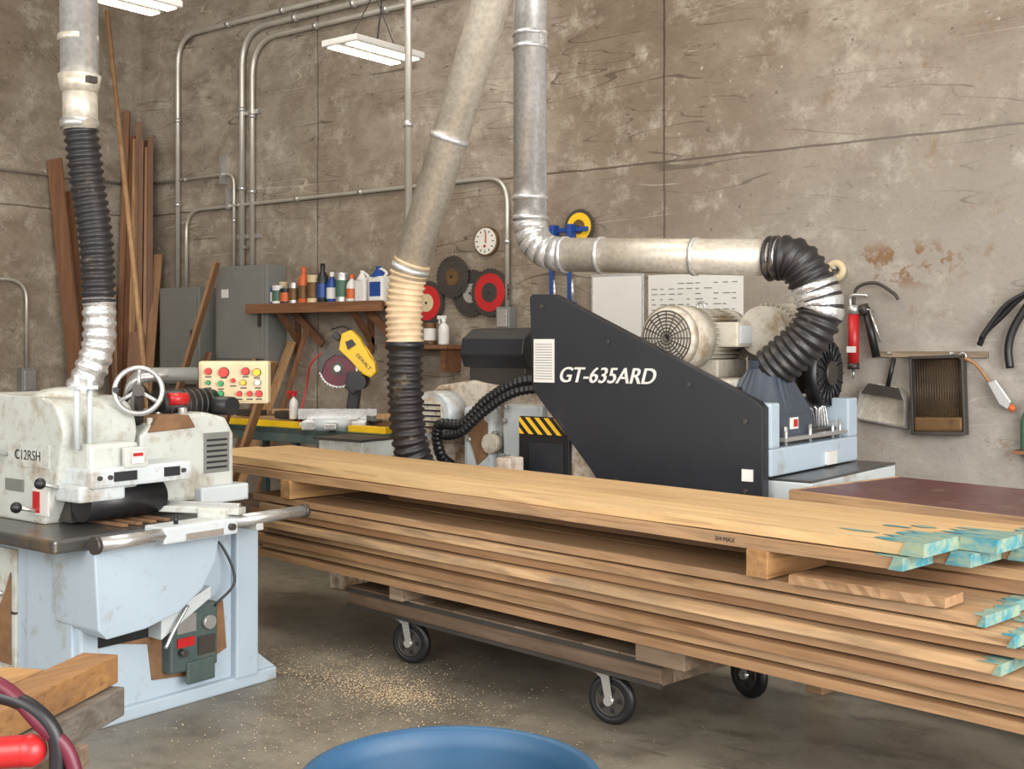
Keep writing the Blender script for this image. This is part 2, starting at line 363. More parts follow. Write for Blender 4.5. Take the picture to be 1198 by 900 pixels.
for cx,cy,an in((-1.62,.16,20),(-.3,.16,15),(-1.62,.9,60),(-.12,.9,-10)):
    C.X=Matrix.Translation((cx,cy,0))@Matrix.Rotation(math.radians(an),4,'Z')
    C.box((0,0,.246),(.13,.11,.008),M_steel)
    C.cyl((0,0,.225),(0,0,.245),.04,M_steel)
    for sg in(-1,1): C.prism([(-.035,.225),(.035,.225),(.055,.1),(.025,.085),(-.0,.2)],'y',sg*.034-.003,sg*.034+.003,M_steel)
    C.box((0,0,.222),(.07,.074,.008),M_steel)
    C.ring((.035,0,.108),(0,1,0),.086,.022,M_blk2,36,10); C.cyl((.035,-.02,.108),(.035,.02,.108),.086,M_blk2,seg=36)
    C.cyl((.035,-.0235,.108),(.035,.0235,.108),.066,M_dsteel,seg=30); C.ring((.035,-.0235,.108),(0,1,0),.064,.004,M_dsteel,30,6)
    C.cyl((.035,-.045,.108),(.035,.045,.108),.02,M_steel)
    for k in range(5):
        q=k*72*math.pi/180; C.cyl((.035+.045*math.cos(q),-.0265,.108+.045*math.sin(q)),(.035+.045*math.cos(q),.0265,.108+.045*math.sin(q)),.012,M_blk2,seg=10)
C.X=Matrix(); C.done()
# ------------------------------------------------------------ rip saw (left)
S=B('straight_line_rip_saw')
S.bx(-5.9,-4.40,2.78,3.66,.05,.74,M_blue,.012)
S.bx(-5.95,-4.37,2.74,3.80,0,.06,M_blue,.01)
S.prism([(3.66,.06),(3.80,.06),(3.69,.14),(3.66,.3)],'x',-4.5,-4.38,M_blue,.004)
S.bx(-4.47,-4.36,3.55,3.68,.05,.76,M_blue,.01)
S.bx(-5.6,-4.87,2.765,2.79,.16,.70,M_cream,.006); S.cyl((-4.98,2.75,.5),(-4.98,2.77,.5),.012,M_steel)
S.bx(-5.6,-4.87,2.76,2.775,.42,.43,M_dsteel); S.prism([(-5.1,.2),(-4.9,.2),(-4.9,.6),(-4.95,.5),(-5.02,.4)],'y',2.757,2.762,M_rust)
S.bx(-4.78,-4.44,2.765,2.79,.1,.74,M_blue,.006)
S.prism([(2.74,.765),(3.36,.765),(3.34,.64),(3.27,.53),(3.15,.45),(2.98,.41),(2.80,.40),(2.76,.44)],'x',-4.55,-4.24,M_blue,.008)
S.bx(-4.41,-4.392,2.86,3.3,.33,.42,M_blk2); S.prism([(2.9,.34),(3.5,.42),(3.52,.2),(3.3,.12),(3.12,.14),(3.1,.3)],'x',-4.41,-4.393,M_rust)
S.prism([(3.1,.33),(3.36,.47),(3.36,.52),(3.1,.42)],'x',-4.42,-4.3,M_wht,.004)
S.bx(-4.42,-4.33,3.17,3.42,.16,.44,M_dgreen,.01); S.bx(-4.335,-4.325,3.2,3.3,.33,.41,M_steel); S.bx(-4.335,-4.32,3.25,3.40,.1,.2,M_dgreen,.008)
S.bx(-4.328,-4.32,3.31,3.40,.22,.3,M_dsteel,.002); S.cyl((-4.33,3.22,.25),(-4.29,3.22,.25),.015,M_dsteel); S.bx(-4.328,-4.322,3.20,3.29,.27,.31,M_red)
S.cyl((-4.33,3.36,.36),(-4.30,3.36,.36),.03,M_steel); S.tube([(-4.33,3.4,.42),(-4.31,3.5,.52),(-4.37,3.47,.68),(-4.4,3.4,.72)],.006,M_blk2)
S.tube([(-4.28,3.22,.46),(-4.27,3.15,.38),(-4.27,3.10,.3)],.008,M_steel)
# table
S.bx(-6.1,-4.28,2.59,3.56,.765,.82,M_table,.012)
S.bx(-5.2,-4.45,2.95,3.2,.82,.825,M_dsteel)
for yy in(2.95,3.02,3.09,3.16): S.bx(-4.9,-4.36,yy,yy+.03,.822,.834,M_rust,.003)
S.cyl((-4.17,2.7,.80),(-4.17,3.02,.80),.03,M_steel); S.cyl((-4.17,2.69,.80),(-4.17,2.71,.80),.036,M_dsteel)
S.cyl((-4.17,3.36,.815),(-4.17,3.80,.815),.027,M_steel); S.cyl((-4.17,3.78,.815),(-4.17,3.80,.815),.032,M_dsteel)
S.bx(-4.28,-4.14,3.0,3.38,.765,.835,M_wht,.01); S.bx(-4.3,-4.16,3.5,3.54,.76,.82,M_cream,.004)
S.bx(-4.15,-4.136,3.1,3.3,.77,.80,M_steel,.003); S.cyl((-4.14,3.34,.8),(-4.12,3.34,.8),.015,M_dsteel)
S.box((-4.42,3.28,.862),(.62,.07,.028),M_cream,.004,(0,0,22)); S.box((-4.42,3.28,.88),(.6,.02,.03),M_steel,.003,(0,0,22))
S.box((-4.25,3.36,.85),(.14,.12,.05),M_cream,.008,(0,0,20))
S.cyl((-4.2,3.1,.835),(-4.2,3.1,.87),.01,M_blk2)
# column casting
arc=[(-4.56+.16*(math.cos(q)-1),1.20+.16*math.sin(q)) for q in [i*math.pi/16 for i in range(9)]]
S.prism([(-6.0,.82),(-4.70,.82),(-4.62,.95)]+arc+[(-5.2,1.37),(-5.35,1.32),(-6.0,1.32)],'y',2.80,3.16,M_cream,.012)
S.ball((-4.86,3.0,1.35),.11,M_cream,(1.3,1.4,.45))
S.bx(-4.9,-4.66,2.795,2.803,1.06,1.16,M_cream); S.text('C12RSH',rotM((-4.93,2.795,1.09),90,0,0),.06,M_blk2,.001)
S.bx(-4.78,-4.66,2.79,2.8,.86,.97,M_white); S.bx(-4.77,-4.72,2.785,2.795,.87,.96,M_red); S.bx(-5.0,-4.86,2.79,2.8,.95,1.0,M_pgrey)
for (x,y,z2) in((-4.6,2.72,1.01),(-5.0,2.7,1.13),(-4.75,2.7,.9)):
    S.cyl((x,2.82,z2-.03),(x,y,z2),.009,M_steel); S.ball((x,y,z2),.024,M_blk2)
# feed head
S.bx(-4.95,-4.46,2.86,3.1,.97,1.17,M_cream,.02); S.bx(-4.95,-4.42,2.84,3.35,.985,1.07,M_wht,.015)
S.bx(-4.62,-4.44,2.80,3.02,.93,1.0,M_wht,.012); S.bx(-4.44,-4.415,3.0,3.12,1.06,1.15,M_cream,.008)
S.bx(-4.425,-4.413,2.95,3.06,1.01,1.05,M_char); S.bx(-4.425,-4.413,3.2,3.28,1.01,1.05,M_char)
S.bx(-4.412,-4.408,3.03,3.09,1.08,1.13,M_paper); S.bx(-4.407,-4.4065,3.035,3.085,1.11,1.125,M_red)
for y in(2.88,2.93,3.3): S.cyl((-4.42,y,1.03),(-4.408,y,1.03),.01,M_dsteel,seg=10)
S.cyl((-4.52,2.86,.915),(-4.52,3.24,.915),.075,M_blk2); S.bx(-5.0,-4.6,2.86,3.3,.83,.98,M_dsteel)
for y in(2.84,2.9): S.cyl((-4.52,y,1.15),(-4.52,y,1.46),.012,M_wht)
S.bx(-4.55,-4.49,2.82,2.92,1.40,1.415,M_wht)
S.prism([(3.2,.86),(3.73,.86),(3.73,1.16),(3.68,1.24),(3.56,1.27),(3.3,1.25),(3.2,1.18)],'x',-5.3,-4.6,M_cream,.02)
S.bx(-4.62,-4.595,3.55,3.70,.98,1.17,M_pgrey,.003)
for i in range(6): S.bx(-4.597,-4.593,3.565,3.685,1.0+i*.026,1.01+i*.026,M_char)
S.prism([(3.24,1.19),(3.50,1.20),(3.46,1.262),(3.3,1.266)],'x',-4.8,-4.588,M_rust,.008)
S.bx(-4.75,-4.55,3.5,3.78,.84,.92,M_wht,.01)
for i in range(14): 
    x=-4.60-R.random()*.35; y=3.03+i*.035; S.cyl((x,y,1.14),(x,y,1.22+.09*R.random()),.012+.012*R.random(),R.choice([M_cream,M_dsteel,M_rust,M_steel]),seg=12)
S.tube([(-4.7,3.16,1.3),(-4.6,3.2,1.4),(-4.65,3.3,1.32),(-4.8,3.4,1.28)],.012,M_blk2)
# handwheel
c=Vector((-4.52,3.14,1.385)); nr=Vector((.75,-.6,.1)); a,b_=frame(nr)
S.ring(c,nr,.1,.012,M_steel); S.cyl(c-nr*.05,c+nr*.03,.026,M_dsteel)
for k in range(3):
    q=k*2.094+.5; S.cyl(c,c+(a*math.cos(q)+b_*math.sin(q))*.1,.009,M_steel,seg=8)
S.cyl(c+a*.09,c+a*.09+nr*.07,.013,M_blk2); S.cyl(c-nr*.05,(-4.75,3.3,1.18),.02,M_dsteel)
# motor + control pendant
S.cyl((-4.78,3.42,1.3),(-4.78,3.74,1.3),.07,M_blk2); S.cyl((-4.72,3.44,1.33),(-4.70,3.53,1.33),.03,M_red); S.cyl((-4.6,3.72,1.29),(-4.85,3.72,1.29),.045,M_blk2)
for k in range(8): S.ring((-4.78,3.46+k*.034,1.3),(0,1,0),.07,.005,M_dsteel,24,6)
S.bend([(-5.0,3.4,1.2),(-5.0,3.45,1.44),(-4.84,3.7,1.44)],.035,.08,M_pgrey); S.bend([(-4.95,3.35,1.2),(-4.9,3.36,1.42),(-4.8,3.5,1.45)],.02,.06,M_steel)
S.X=rotM((-4.7,3.81,1.40),0,0,42)
S.box((0,.04,0),(.34,.1,.21),M_beige,.012); S.box((0,-.012,0),(.31,.008,.18),M_beige,.002)
bt=['yellow','red','green','green','yellow','white','red','red','red','green','white','red']
for k,(x,z2,r) in enumerate([(-.12,.055,.015),(-.045,.05,.022),(.06,.055,.017),(.115,.05,.017),(-.12,0,.010),(-.06,-.005,.012),(.0,.01,.010),(.05,0,.012),(.12,.0,.013),(-.12,-.055,.016),(-.06,-.055,.014),(.03,-.055,.012),(.08,-.055,.012),(.125,-.055,.015)]):
    S.cyl((x,-.016,z2),(x,-.02,z2),r*1.2,M_dsteel,seg=18); S.cyl((x,-.018,z2),(x,-.036,z2),r,M_btn[bt[(k*5+1)%12]],seg=18)
    S.box((x,-.017,z2-.027),(.03,.002,.006),M_char)
S.X=Matrix(); S.done()
# left drop duct with flex
D=B('dust_duct')
dy=3.06
D.cyl((-4.85,dy,2.75),(-4.90,dy,6.78),.083,M_galv); D.cyl((-4.84,dy,2.55),(-4.85,dy,2.78),.076,M_galvd)
D.cyl((-4.85,dy,2.80),(-4.85,dy,2.72),.094,M_galvd,.08); D.cyl((-4.85,dy,2.6),(-4.85,dy,2.56),.084,M_steel)
for z2 in(2.95,3.6,4.4): D.cyl((-4.86,dy,z2),(-4.86,dy,z2+.03),.089,M_galvd)
D.tube([(-4.84,dy,2.56),(-4.83,dy+.03,2.3),(-4.80,dy+.05,2.05),(-4.79,dy+.06,1.76)],.071,M_black,24,12,.036,.007)
D.tube([(-4.79,dy+.06,1.80),(-4.79,dy+.06,1.6),(-4.81,dy+.03,1.47),(-4.85,dy+.0,1.365)],.07,M_foil,24,12,.05,.005)
D.box((-4.76,dy-.0,2.77),(.03,.05,.03),M_dsteel,.003); D.done()
# ------------------------------------------------------------ main machine (right)
G=B('gang_rip_machine')
G.X=Matrix.Translation((.02,0,0))
G.prism([(-4.14,1.855),(-4.12,1.872),(-3.98,1.868),(-2.72,1.30),(-2.69,1.27),(-2.69,.76),(-3.62,.76),(-3.72,.9),(-4.12,1.33)],'y',5.46,5.53,M_char,.004)
for x,z2 in((-4.05,1.8),(-3.6,1.6),(-3.1,1.38),(-2.78,1.2),(-2.78,.85),(-3.55,.85)): G.cyl((x,5.45,z2),(x,5.46,z2),.012,M_dsteel,seg=10)
G.bx(-4.105,-3.965,5.452,5.462,1.37,1.615,M_paper)
for i in range(14): G.bx(-4.095,-3.975,5.450,5.453,1.39+i*.015,1.393+i*.015,M_pgrey)
G.text('GT-635ARD',rotM((-3.94,5.457,1.375),90,0,0),.121,M_white,.002,.28,.0)
G.text('GT-635ARD',rotM((-3.937,5.456,1.375),90,0,0),.121,M_white,.002,.28,.0)
G.text('GT-635ARD',rotM((-3.934,5.455,1.376),90,0,0),.121,M_white,.002,.28,.0)
G.bx(-2.80,-2.74,5.452,5.46,.9,.96,M_white)
G.X=Matrix()
G.bx(-4.05,-2.98,5.53,6.65,.0,1.22,M_dirty,.015)
G.bx(-3.0,-2.66,5.535,6.66,.92,1.06,M_blue,.01)
G.bx(-2.98,-2.66,5.535,5.64,1.06,1.29,M_blue,.012); G.bx(-2.98,-2.66,6.53,6.66,1.06,1.28,M_blue,.012)
G.bx(-2.70,-2.655,5.7,6.5,1.085,1.105,M_steel,.003); G.bx(-2.9,-2.72,5.7,6.5,1.06,1.12,M_dsteel,.006)
for y in(5.75,6.05,6.35,6.45): G.cyl((-2.68,y,1.06),(-2.68,y,1.16),.01,M_steel,seg=10)
G.bx(-2.95,-2.46,5.58,6.72,.80,.90,M_wht,.01); G.bx(-2.95,-2.46,5.58,6.72,.9,.912,M_table,.003); G.bx(-3.0,-2.55,5.65,6.6,0,.8,M_blue,.01)
G.bx(-2.72,-2.64,6.2,6.32,.93,1.0,M_white)
for i in range(10): G.tube([(-2.85+.01*i,6.3+.02*i,1.1),(-2.78,6.28+.02*i,1.22+.02*R.random()),(-2.8,6.4,1.1)],.006,R.choice([M_blk2,M_blk2,M_steel]),8,5)
G.prism([(-3.98,1.22),(-3.98,1.72),(-3.7,1.62),(-3.1,1.38),(-3.0,1.3),(-3.0,1.22)],'y',5.56,5.72,M_char,.006)
G.bx(-3.95,-3.0,5.75,6.6,1.22,1.40,M_mgrey,.02); G.bx(-3.2,-2.95,5.6,5.8,1.2,1.36,M_blk2,.01)
mx,mz=-3.34,1.62
G.cyl((mx,5.70,mz),(mx,5.9,mz),.182,M_mgrey,seg=40); G.cyl((mx,5.665,mz),(mx,5.70,mz),.155,M_mgrey,.182,seg=40)
for k in range(1,9): G.ring((mx,5.664,mz),(0,1,0),.0185*k,.004,M_dsteel,36,6)
for k in range(16):
    q=k*math.pi/8; G.cyl((mx,5.662,mz),(mx+.148*math.cos(q),5.662,mz+.148*math.sin(q)),.003,M_dsteel,seg=6)
G.cyl((mx,5.9,mz),(mx,6.32,mz),.145,M_mgrey,seg=36)
for k in range(36):
    q=k*math.pi/18; G.box((mx+.155*math.cos(q),6.08,mz+.155*math.sin(q)),(.03,.34,.006),M_mgrey,0,(0,-math.degrees(q),0))
G.cyl((mx,6.28,mz),(mx,6.36,mz),.17,M_mgrey,seg=36); G.bx(mx+.13,mx+.28,5.96,6.2,mz-.05,mz+.09,M_mgrey,.012); G.bx(mx+.28,mx+.285,5.98,6.18,mz-.03,mz+.07,M_wht,.002)
G.ring((mx,6.05,mz+.18),(0,1,0),.025,.008,M_steel,20,6)
G.bx(mx-.16,mx+.16,5.95,6.3,1.4,1.5,M_mgrey,.01)
G.cyl((-3.0,6.12,1.66),(-3.0,6.55,1.66),.14,M_mgrey,seg=30)
for k in range(30):
    q=k*math.pi/15; G.box((-3.0+.145*math.cos(q),6.36,1.66+.145*math.sin(q)),(.03,.3,.006),M_mgrey,0,(0,-math.degrees(q),0))
G.bx(-3.1,-2.9,6.15,6.5,1.3,1.56,M_dsteel,.01)
G.cyl((-2.84,6.5,1.42),(-2.76,6.5,1.42),.19,M_blk2,seg=40); G.cyl((-2.76,6.5,1.42),(-2.74,6.5,1.42),.07,M_dsteel)
for k in range(20):
    q=k*math.pi/10; G.cyl((-2.755,6.5+.08*math.cos(q),1.42+.08*math.sin(q)),(-2.755,6.5+.18*math.cos(q),1.42+.18*math.sin(q)),.006,M_char,seg=6)
n=24; top=[(-2.88+.1*math.cos(2*math.pi*i/n),5.95+.1*math.sin(2*math.pi*i/n),1.46) for i in range(n)]
bot=[]
for i in range(n):
    x,y=math.cos(2*math.pi*i/n),math.sin(2*math.pi*i/n); m=max(abs(x),abs(y)); bot.append((-2.90+.19*x/m,5.95+.2*y/m,1.22))
G.add(top+bot,[[i,n+i,n+(i+1)%n,(i+1)%n] for i in range(n)],M_navy)
G.bx(-3.09,-2.71,5.75,6.15,1.08,1.22,M_navy,.006); G.cyl((-2.88,5.95,1.455),(-2.88,5.95,1.5),.103,M_navy,cap=False)
G.bx(-2.712,-2.706,5.86,5.96,1.14,1.2,M_white); G.bx(-2.711,-2.704,5.9,5.95,1.15,1.19,M_red)
G.done()
# right duct
D=B('dust_duct')
r=.1
D.cyl((-4.32,5.73,2.33),(-4.32,5.73,6.78),r,M_galv,seg=32)
P0=Vector((-4.32,5.73,2.33)); P2=Vector((-4.10,5.76,2.115)); Q=[]
for k in range(7):
    tt=k/6; Q.append(P0*(1-tt)**2+Vector((-4.32,5.73,2.13))*2*tt*(1-tt)+P2*tt*tt)
for k in range(6): D.cyl(Q[k],Q[k+1]+(Q[k+1]-Q[k])*.1,r+.002,M_galv,seg=32)
E=Vector((-2.80,5.95,2.05)); D.cyl(P2,E,r,M_galvd,seg=32)
for tt in(.0,.18,.62,.97):
    p=P2.lerp(E,tt); D.cyl(p,p+(E-P2).normalized()*.025,r+.008,M_galv,seg=32)
for z2 in(2.33,2.45,3.35,3.43,4.6): D.cyl((-4.32,5.73,z2),(-4.32,5.73,z2+.025),r+.008,M_galv,seg=32)
D.box((-4.22,5.73,3.4),(.03,.03,.06),M_steel); D.box((-4.15,5.65,2.24),(.03,.03,.06),M_steel)
D.tube([E-Vector((.08,0,0)),E+Vector((.06,.01,-.01)),(-2.66,5.98,1.95),(-2.60,6.0,1.79),(-2.65,5.98,1.64),(-2.76,5.96,1.53),(-2.87,5.95,1.44)],.114,M_black,28,12,.042,.009)
D.tube([(-2.635,5.985,1.91),(-2.600,6.0,1.79),(-2.612,5.99,1.74)],.123,M_foil,28,8,.04,.004)
D.done()
# middle duct, leaning
D=B('dust_duct')
a0=Vector((-4.73,5.10,1.98)); a1=Vector((-4.14,5.14,3.49)); dr=(a1-a0)
D.cyl(a0,a0+dr*3.12,.105,M_galvd,seg=32)
for tt in(.02,.5,1.35): 
    p=a0+dr*tt; D.cyl(p,p+dr.normalized()*.03,.112,M_galv,seg=32)
D.tube([a0+dr*.06,a0,(-4.76,5.10,1.8),(-4.755,5.10,1.58)],.103,M_hosec,28,10,.034,.007)
D.cyl((-4.755,5.1,1.56),(-4.755,5.1,1.60),.112,M_blk2)
D.tube([(-4.755,5.10,1.58),(-4.75,5.10,1.3),(-4.73,5.12,1.0),(-4.70,5.22,.78),(-4.66,5.42,.6),(-4.62,5.74,.5)],.098,M_black,28,10,.044,.009)
D.done()
D=B('electrical_drop_pipe'); ex,ey=-5.33,5.75; D.cyl((ex,ey,1.75),(ex,ey,6.78),.025,M_cond); D.cyl((ex,ey,1.35),(ex,ey,1.75),.02,M_blk2)
D.cyl((ex,ey,3.0),(ex,ey,3.04),.032,M_steel); D.cyl((ex,ey,0),(ex,ey,1.35),.02,M_cond); D.done()
# ------------------------------------------------------------ older dirty machine behind
P=B('planer_moulder')
P.X=Matrix.Translation((.08,0,0))
P.bx(-5.3,-4.14,5.82,6.55,0,.98,M_dirty,.02)
P.prism([(-5.3,.95),(-5.3,1.22),(-5.2,1.32),(-4.9,1.36),(-4.6,1.3),(-4.15,1.3),(-4.15,.95)],'y',5.8,6.5,M_dirty,.02)
P.cyl((-5.1,5.62,1.14),(-5.1,5.82,1.14),.15,M_wht,seg=30); P.cyl((-5.1,5.6,1.14),(-5.1,5.62,1.14),.11,M_dirty)
for k in range(5): P.bx(-5.2,-5.0,5.595,5.6,1.06+k*.035,1.07+k*.035,M_blk2)
P.bx(-4.9,-4.66,5.7,5.82,.75,1.2,M_wht,.03); P.prism([(-4.88,1.1),(-4.78,1.16),(-4.7,1.1),(-4.7,.9),(-4.78,.84),(-4.82,.95)],'y',5.69,5.702,M_rust)
P.bx(-4.6,-4.3,5.72,5.82,.7,1.22,M_wht,.02); P.bx(-4.3,-4.16,5.7,5.8,.7,1.1,M_wht,.02)
P.cyl((-4.66,5.66,.98),(-4.66,5.72,.98),.06,M_dirty); P.cyl((-4.36,5.66,.9),(-4.36,5.72,.9),.05,M_rust)
pr=[(5.8,1.44),(5.76,1.52),(5.78,1.62),(5.88,1.68),(6.0,1.69),(6.12,1.64),(6.16,1.52),(6.15,1.44)]
P.prism(pr,'x',-4.98,-4.48,M_char,.01); P.bx(-4.95,-4.5,5.82,6.12,1.28,1.45,M_dsteel,.01)
P.cyl((-4.99,5.9,1.56),(-5.01,5.9,1.56),.03,M_steel)
P.tube([(-4.2,5.68,1.38),(-4.4,5.62,1.36),(-4.62,5.6,1.25),(-4.8,5.58,1.1),(-4.98,5.56,1.08),(-5.0,5.6,.9),(-4.98,5.72,.8)],.033,M_blk2,14,8,.03,.003)
P.tube([(-4.2,5.64,1.33),(-4.4,5.58,1.30),(-4.6,5.56,1.19),(-4.78,5.54,1.05),(-4.92,5.54,1.02)],.026,M_blk2,14,8,.03,.003)
for i in range(12):
    x=-5.0+R.random()*.8; zz=.85+R.random()*.4; P.cyl((x,5.72,zz),(x,5.68,zz),.013,R.choice([M_steel,M_rust,M_dsteel]),seg=10)
P.X=Matrix.Translation((.23,0,0))
P.bx(-4.46,-4.10,5.5,5.525,.6,1.17,M_blk2,.008); P.bx(-4.45,-4.12,5.490,5.502,1.07,1.165,M_haz); P.bx(-4.38,-4.14,5.49,5.502,.7,1.02,M_char,.004)
P.X=Matrix()
P.prism([(-4.30,.60),(-4.30,.80),(-4.25,.86),(-4.05,.86),(-3.98,.78),(-3.98,.60)],'y',5.2,5.4,M_char,.01); P.bx(-4.2,-4.1,5.195,5.205,.76,.82,M_org); P.bx(-4.2,-4.1,5.25,5.38,.86,.95,M_dirty,.01)
P.bx(-4.25,-4.03,5.22,5.38,0,.6,M_dsteel,.01)
P.done()
F=B('feed_stand'); F.bx(-5.75,-5.35,5.35,5.65,.86,.97,M_cream,.01); F.bx(-5.7,-5.4,5.4,5.6,0,.86,M_dirty,.01); F.bx(-5.78,-5.34,5.33,5.67,.97,.985,M_dsteel,.003); F.done()
# ------------------------------------------------------------ wall conduits, boxes
yw=7.56
def conduit(pts,r=.017,rad=.2):
    c_=B('electrical_conduit'); c_.bend([(x,y,z2) for x,y,z2 in pts],r,rad,M_cond,10)
    for i in range(len(pts)-1):
        a_,b2=Vector(pts[i]),Vector(pts[i+1]); n_=int((b2-a_).length/.9)
        for k in range(1,n_+1):
            p=a_.lerp(b2,k/(n_+1)); d_=(b2-a_).normalized()*.02; c_.cyl(p-d_,p+d_,r*1.35,M_steel,seg=10)
    c_.done()
conduit([(-10.21,yw,2.14),(-10.21,yw,4.72),(-4.6,yw,4.72)],.026,.3)
conduit([(-9.2,yw,2.32),(-9.2,yw,4.62),(-4.6,yw,4.62)],.03,.35)
conduit([(-9.05,yw,2.32),(-9.05,yw,4.50),(-4.6,yw,4.50)],.026,.35)
conduit([(-10.07,yw,2.14),(-10.07,yw,2.93),(-5.93,yw,2.93),(-5.93,yw,1.88)],.018,.22)
conduit([(-10.85,yw,3.25),(-9.32,yw,3.25),(-9.32,yw,2.32)],.016,.12)
conduit([(-10.87,7.5,3.25),(-10.87,-2,3.25)],.014,.1)
conduit([(-10.86,5.2,2.2),(-10.86,6.28,2.2),(-10.86,6.28,1.35)],.017,.2)
s_=B('conduit_strut')
for x,z2,h2 in((-9.5,3.15,.28),(-9.15,2.5,.03),(-9.4,2.9,.2)): s_.bx(x,x+.03,7.52,7.598,z2,z2+h2,M_steel)
for z2 in(2.6,3.8): s_.bx(-9.3,-8.95,7.575,7.598,z2,z2+.04,M_steel)
s_.done()
e=B('electrical_panel'); e.bx(-10.24,-9.60,7.36,7.6,1.18,2.14,M_pgrey,.01); e.bx(-10.2,-9.64,7.345,7.36,1.24,2.08,M_pgrey,.006); e.box((-9.68,7.335,1.66),(.03,.02,.12),M_dsteel); e.done()
e=B('electrical_panel'); e.bx(-9.35,-8.60,7.36,7.6,1.38,2.32,M_pgrey,.01); e.bx(-9.31,-8.64,7.345,7.36,1.44,2.26,M_pgrey,.006); e.box((-8.68,7.335,1.8),(.03,.02,.12),M_dsteel); e.bx(-9.24,-9.14,7.34,7.345,2.02,2.1,M_paper); e.done()
e=B('outlet_box'); e.bx(-10.9,-10.8,6.2,6.36,1.1,1.35,M_pgrey,.01); e.bx(-10.8,-10.79,6.22,6.34,1.13,1.32,M_steel,.003); e.done()
e=B('outlet_box'); e.bx(-6.0,-5.86,7.5,7.6,1.7,1.88,M_pgrey,.01); e.bx(-5.98,-5.88,7.49,7.5,1.72,1.86,M_steel,.003); e.done()
# ------------------------------------------------------------ leaning boards
b=B('leaning_lumber')
def lean(p0,p1,w,th,mat,yaw=0):
    p0=Vector(p0);p1=Vector(p1); d=p1-p0; q=d.to_track_quat('Z','Y').to_matrix().to_4x4()
    b.X=Matrix.Translation((p0+p1)/2)@q@Matrix.Rotation(math.radians(yaw),4,'Z'); b.box((0,0,0),(w,th,d.length),mat,.003); b.X=Matrix()
lean((-10.4,6.66,0.02),(-10.80,6.54,3.4),.03,.17,Wz,0)
lean((-10.45,6.84,.02),(-10.80,6.70,3.1),.03,.06,Wz,0)
lean((-10.5,7.05,.02),(-10.80,7.2,2.2),.03,.13,Wz2,0); lean((-10.35,7.0,.02),(-10.78,7.08,2.3),.03,.09,Wz,0)
for i in range(9): lean((-10.76+.06*i+.02*R.random(),7.2+.03*(i%3),.02),(-10.82+.034*i,7.38+.03*(i%5)+.02*(i%2),3.75+.3*R.random()-.03*i),.045+.02*R.random(),.035,R.choice([Wz,Wz,Wz2]),R.uniform(-10,10))
lean((-10.15,7.05,.02),(-10.45,7.5,2.5),.09,.03,Wz2); lean((-10.2,6.95,.02),(-10.4,7.2,1.7),.14,.03,Wz)
lean((-9.85,6.9,.02),(-9.15,7.22,2.35),.10,.03,Wz2)
lean((-9.5,6.9,.02),(-9.35,7.28,1.5),.12,.03,Wz); lean((-8.6,6.9,.02),(-8.42,7.5,1.6),.14,.03,Wz2); lean((-8.8,6.9,.02),(-8.7,7.5,1.5),.06,.03,Wz)
lean((-9.35,6.6,.02),(-8.7,7.3,1.45),.1,.03,Wz2); lean((-8.3,6.9,.02),(-8.2,7.5,1.75),.05,.03,Wz)
for i in range(5): lean((-10.3+.16*i,6.4,.02),(-10.2+.14*i,7.15,.9+.2*R.random()),.12,.03,R.choice([Wz,Wz2]),R.uniform(-20,20))
b.done()
b=B('long_pole'); b.cyl((-9.25,6.65,0),(-10.68,7.05,4.95),.03,Wz2,.022,12); b.done()
b=B('leaning_lumber')
lean((-7.55,5.9,.02),(-7.0,6.05,1.45),.09,.03,Wz2); lean((-7.75,5.9,.02),(-7.45,6.05,1.25),.07,.03,Wz)
b.done()
